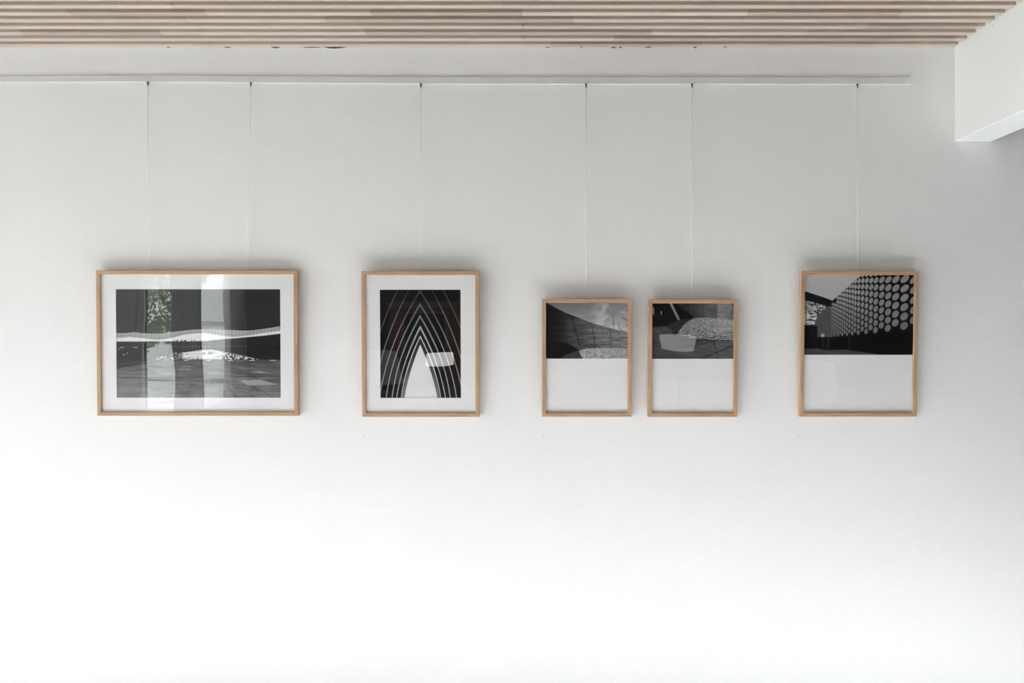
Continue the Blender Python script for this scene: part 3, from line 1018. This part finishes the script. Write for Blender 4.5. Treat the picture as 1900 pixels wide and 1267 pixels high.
def curtain(y0, y1, label, seed, top=2.40, bot=0.03, x=XL + 0.11, mat='curtain'):
    g = random.Random(seed)
    nu, nv = max(12, int((y1 - y0) / 0.02)), 14
    ph = [g.uniform(0, 6.28) for _ in range(4)]
    v, f = [], []
    for j in range(nv + 1):
        t = j / nv
        for k in range(nu + 1):
            s = k / nu
            yy = y0 + (y1 - y0) * s
            dx = 0.030 * math.sin(yy * 38 + ph[0]) + 0.016 * math.sin(yy * 71 + ph[1] + 1.5 * t)
            edge = 0.035 * math.sin(t * 9 + ph[2]) * t
            v.append((dx, yy - y0 + edge * (1 if s > .5 else -1) * abs(2 * s - 1), top - (top - bot) * t))
    for j in range(nv):
        for k in range(nu):
            a = j * (nu + 1) + k
            f.append((a, a + 1, a + nu + 2, a + nu + 1))
    me = bpy.data.meshes.new('sheer_curtain')
    me.from_pydata(v, [], f)
    me.update()
    o = link('sheer_curtain', me, M[mat], None, True)
    o.location = (x, y0, 0)
    return tag(o, label, 'curtain', 'sheer curtains at the side window')


curtain(-5.83, -4.92, 'sheer grey curtain at the side window, nearest the pictures', 1)
curtain(-7.36, -6.53, 'sheer grey curtain hanging between the two window gaps', 2)
curtain(-8.92, -8.30, 'sheer grey curtain in the far corner of the side window', 3)
curtain(-4.66, -2.40, 'white voile curtain glowing in the sun over the low side window', 4, top=1.46, mat='voile')
link('voile_rail', tube_mesh('voile_rail', [(XL + .11, -4.72, 1.472), (XL + .11, -2.34, 1.472)], 0.010, 8), M['frame_white'])
tag(bpy.data.objects['voile_rail'], 'short white rod above the white voile curtain', 'curtain rod')
link('curtain_rail', tube_mesh('curtain_rail', [(XL + .11, -8.95, 2.415), (XL + .11, -4.88, 2.415)], 0.012, 8), M['frame_white'])
tag(bpy.data.objects['curtain_rail'], 'long white rod above the sheer grey curtains', 'curtain rod')

# outside: paving and trees
gd = box('ground', (-60, XL - 0.2, -60, 40, -0.4, -0.12), M['ground'])
tag(gd, 'grey paving outside the side windows', 'ground', kind='structure')


def tree(loc, h, r, label, seed, n=1500):
    g = np.random.default_rng(seed)
    o = empty('tree', loc)
    tag(o, label, 'tree', 'trees outside the side window')
    link('trunk', tube_mesh('trunk', [(0, 0, 0), (.05, 0, h * .3), (-.04, .05, h * .7)], [.14, .10, .05], 8), M['bark'], o)
    d = g.normal(size=(n, 3))
    d /= np.linalg.norm(d, axis=1)[:, None]
    lump = 1 + .25 * np.sin(d[:, 0] * 5 + seed) * np.sin(d[:, 2] * 4)
    c = d * (r * lump * g.uniform(.45, 1, n) ** .5)[:, None] * np.array([1, 1, 1.25]) + np.array([0, 0, h * .68])
    v, f = [], []
    for i in range(n):
        a = Vector(g.normal(size=3)).normalized()
        b_ = a.orthogonal().normalized()
        q = Vector(c[i])
        s = g.uniform(.05, .10)
        k = len(v)
        v += [tuple(q - a * s), tuple(q + b_ * s * .5), tuple(q + a * s), tuple(q - b_ * s * .5)]
        f.append((k, k + 1, k + 2, k + 3))
    me = bpy.data.meshes.new('foliage')
    me.from_pydata(v, [], f)
    me.update()
    fo = link('foliage', me, M['leaf'], o)
    fo['kind'] = 'stuff'


tree((-8.5, -14.0, -0.12), 3.2, 1.35, 'leafy tree outside the window, reflected in the widest picture', 3, 5000)
tree((-10.6, -17.4, -0.12), 5.0, 1.5, 'taller leafy tree standing farther from the window', 5, 2200)

# brick fireplace with timber mantel against the rear wall
fp = empty('fireplace', (-1.66, YB, 0))
tag(fp, 'brick fireplace with a timber mantel, reflected in the arches picture', 'fireplace')
box('fireplace_core', (-0.49, 0.49, 0.001, 0.20, 0, 1.24), M['mortar'], fp)
box('firebox', (-0.26, 0.26, 0.201, 0.206, 0.0, 1.12), M['soot'], fp)
bw, bh = 0.215, 0.066
brick_me = {}
for r in range(16):
    z0 = 0.006 + r * (bh + 0.010)
    x = -0.485 - (0.1125 if r % 2 else 0)
    while x < 0.48:
        a, c = max(x, -0.485), min(x + bw, 0.485)
        x += bw + 0.010
        for (p, q) in ([(a, min(c, -0.265)), (max(a, 0.265), c)] if z0 < 1.10 else [(a, c)]):
            if q - p < 0.03:
                continue
            key = round(q - p, 3)
            if key not in brick_me:
                brick_me[key] = boxes_mesh('brick', [(0, q - p, 0, 0.012, 0, bh)])
            bo = link('brick', brick_me[key], M['brick'], fp)
            bo.location = (p, 0.201, z0)
box('mantel', (-0.53, 0.49, 0.001, 0.30, 1.241, 1.30), M['timber'], fp)
box('post', (0.491, 0.56, 0.001, 0.26, 0.0, 1.90), M['timber'], fp)
box('hearth', (-0.53, 0.49, 0.215, 0.60, 0.0, 0.06), M['mortar'], fp)

# standard lamp with a lit drum shade, and a wall outside that keeps the sun off the curtained window
lamp = empty('floor_lamp', (-1.10, -6.0, 0))
tag(lamp, 'low standing lamp with a lit white drum shade, reflected in the arches picture', 'lamp')
m, n, l = new_mat('lit_shade')
n['Principled BSDF'].inputs['Base Color'].default_value = (0.8, 0.8, 0.78, 1)
n['Principled BSDF'].inputs['Emission Color'].default_value = (1, 0.99, 0.96, 1)
n['Principled BSDF'].inputs['Emission Strength'].default_value = 6.0
link('lamp_shade', tube_mesh('lamp_shade', [(0, 0, 0.725), (0, 0, 0.86)], [0.155, 0.145], 32), m, lamp, True)
link('pole', tube_mesh('pole', [(0, 0, 0.018), (0, 0, 0.724)], 0.011, 10), M['hook'], lamp, True)
link('base', tube_mesh('base', [(0, 0, 0), (0, 0, 0.018)], 0.11, 24), M['hook'], lamp, True)
lamp = empty('floor_lamp', (1.54, -6.0, 0))  # added lamp: its glow replaces a sunlit tabletop in the reflection
tag(lamp, 'added lamp with a glowing shade standing in for a sunlit tabletop in the middle of the room', 'lamp')
m2 = m.copy()
m2.name = 'tabletop_glow'
m2.node_tree.nodes['Principled BSDF'].inputs['Emission Strength'].default_value = 2.0
link('lamp_shade', tube_mesh('lamp_shade', [(0, 0, 0.815), (0, 0, 0.955)], [0.165, 0.19], 32), m2, lamp, True)
link('pole', tube_mesh('pole', [(0, 0, 0.018), (0, 0, 0.814)], 0.011, 10), M['hook'], lamp, True)
link('base', tube_mesh('base', [(0, 0, 0), (0, 0, 0.018)], 0.11, 24), M['hook'], lamp, True)
gv = box('ground_gravel', (-40, -4.7, -50, -11.0, -0.119, -0.09), M['gravel'])
tag(gv, 'pale gravel yard outside, beyond the curtained window', 'ground', kind='structure')
gw = box('sun_block_wall', (-8.6, -8.3, -9.6, -5.2, -0.12, 4.2), M['ceil_white'])  # unseen wall added outside only to block sun from the curtained window
tag(gw, 'tall white wall added outside to keep the sun off the curtained window', 'wall', kind='structure')


# white shell chairs
def shell_chair(loc, rz, label, scale=1.0):
    o = empty('shell_chair', loc, (0, 0, rz))
    tag(o, label, 'chair', 'white shell chairs behind the camera')
    v, f = [], []
    nu, nv = 10, 10
    prof = [(0.21, .455), (0.20, .46), (0.10, .44), (-0.02, .435), (-0.12, .445), (-0.18, .49), (-0.205, .56), (-0.22, .64), (-0.235, .72), (-0.245, .80), (-0.245, .815)]
    for j, (yy, zz) in enumerate(prof):
        t = j / (len(prof) - 1)
        hw = 0.215 - 0.03 * max(0, t - .5) * 2
        for k in range(nu + 1):
            s = -1 + 2 * k / nu
            v.append((hw * s, yy + 0.05 * s * s * (t > .45) * (t - .2), zz + 0.05 * s ** 4 * (t < .6)))
    for j in range(len(prof) - 1):
        for k in range(nu):
            a = j * (nu + 1) + k
            f.append((a, a + 1, a + nu + 2, a + nu + 1))
    me = bpy.data.meshes.new('shell')
    me.from_pydata(v, [], f)
    bm = bmesh.new()
    bm.from_mesh(me)
    bmesh.ops.solidify(bm, geom=bm.faces[:], thickness=0.008)
    bm.to_mesh(me)
    bm.free()
    link('shell', me, M['shell'], o, True)
    for sx in (-1, 1):
        for sy in (-1, 1):
            link('leg', tube_mesh('leg', [(sx * .15, sy * .12, .425), (sx * .21, sy * .20, 0)], [.014, .010], 8), M['timber'], o)
    return o


shell_chair((-1.78, -6.4, 0), math.radians(-20), 'white shell chair nearest the side windows')
shell_chair((2.78, -5.2, 0), math.radians(15), 'white shell chair on the far right of the room')
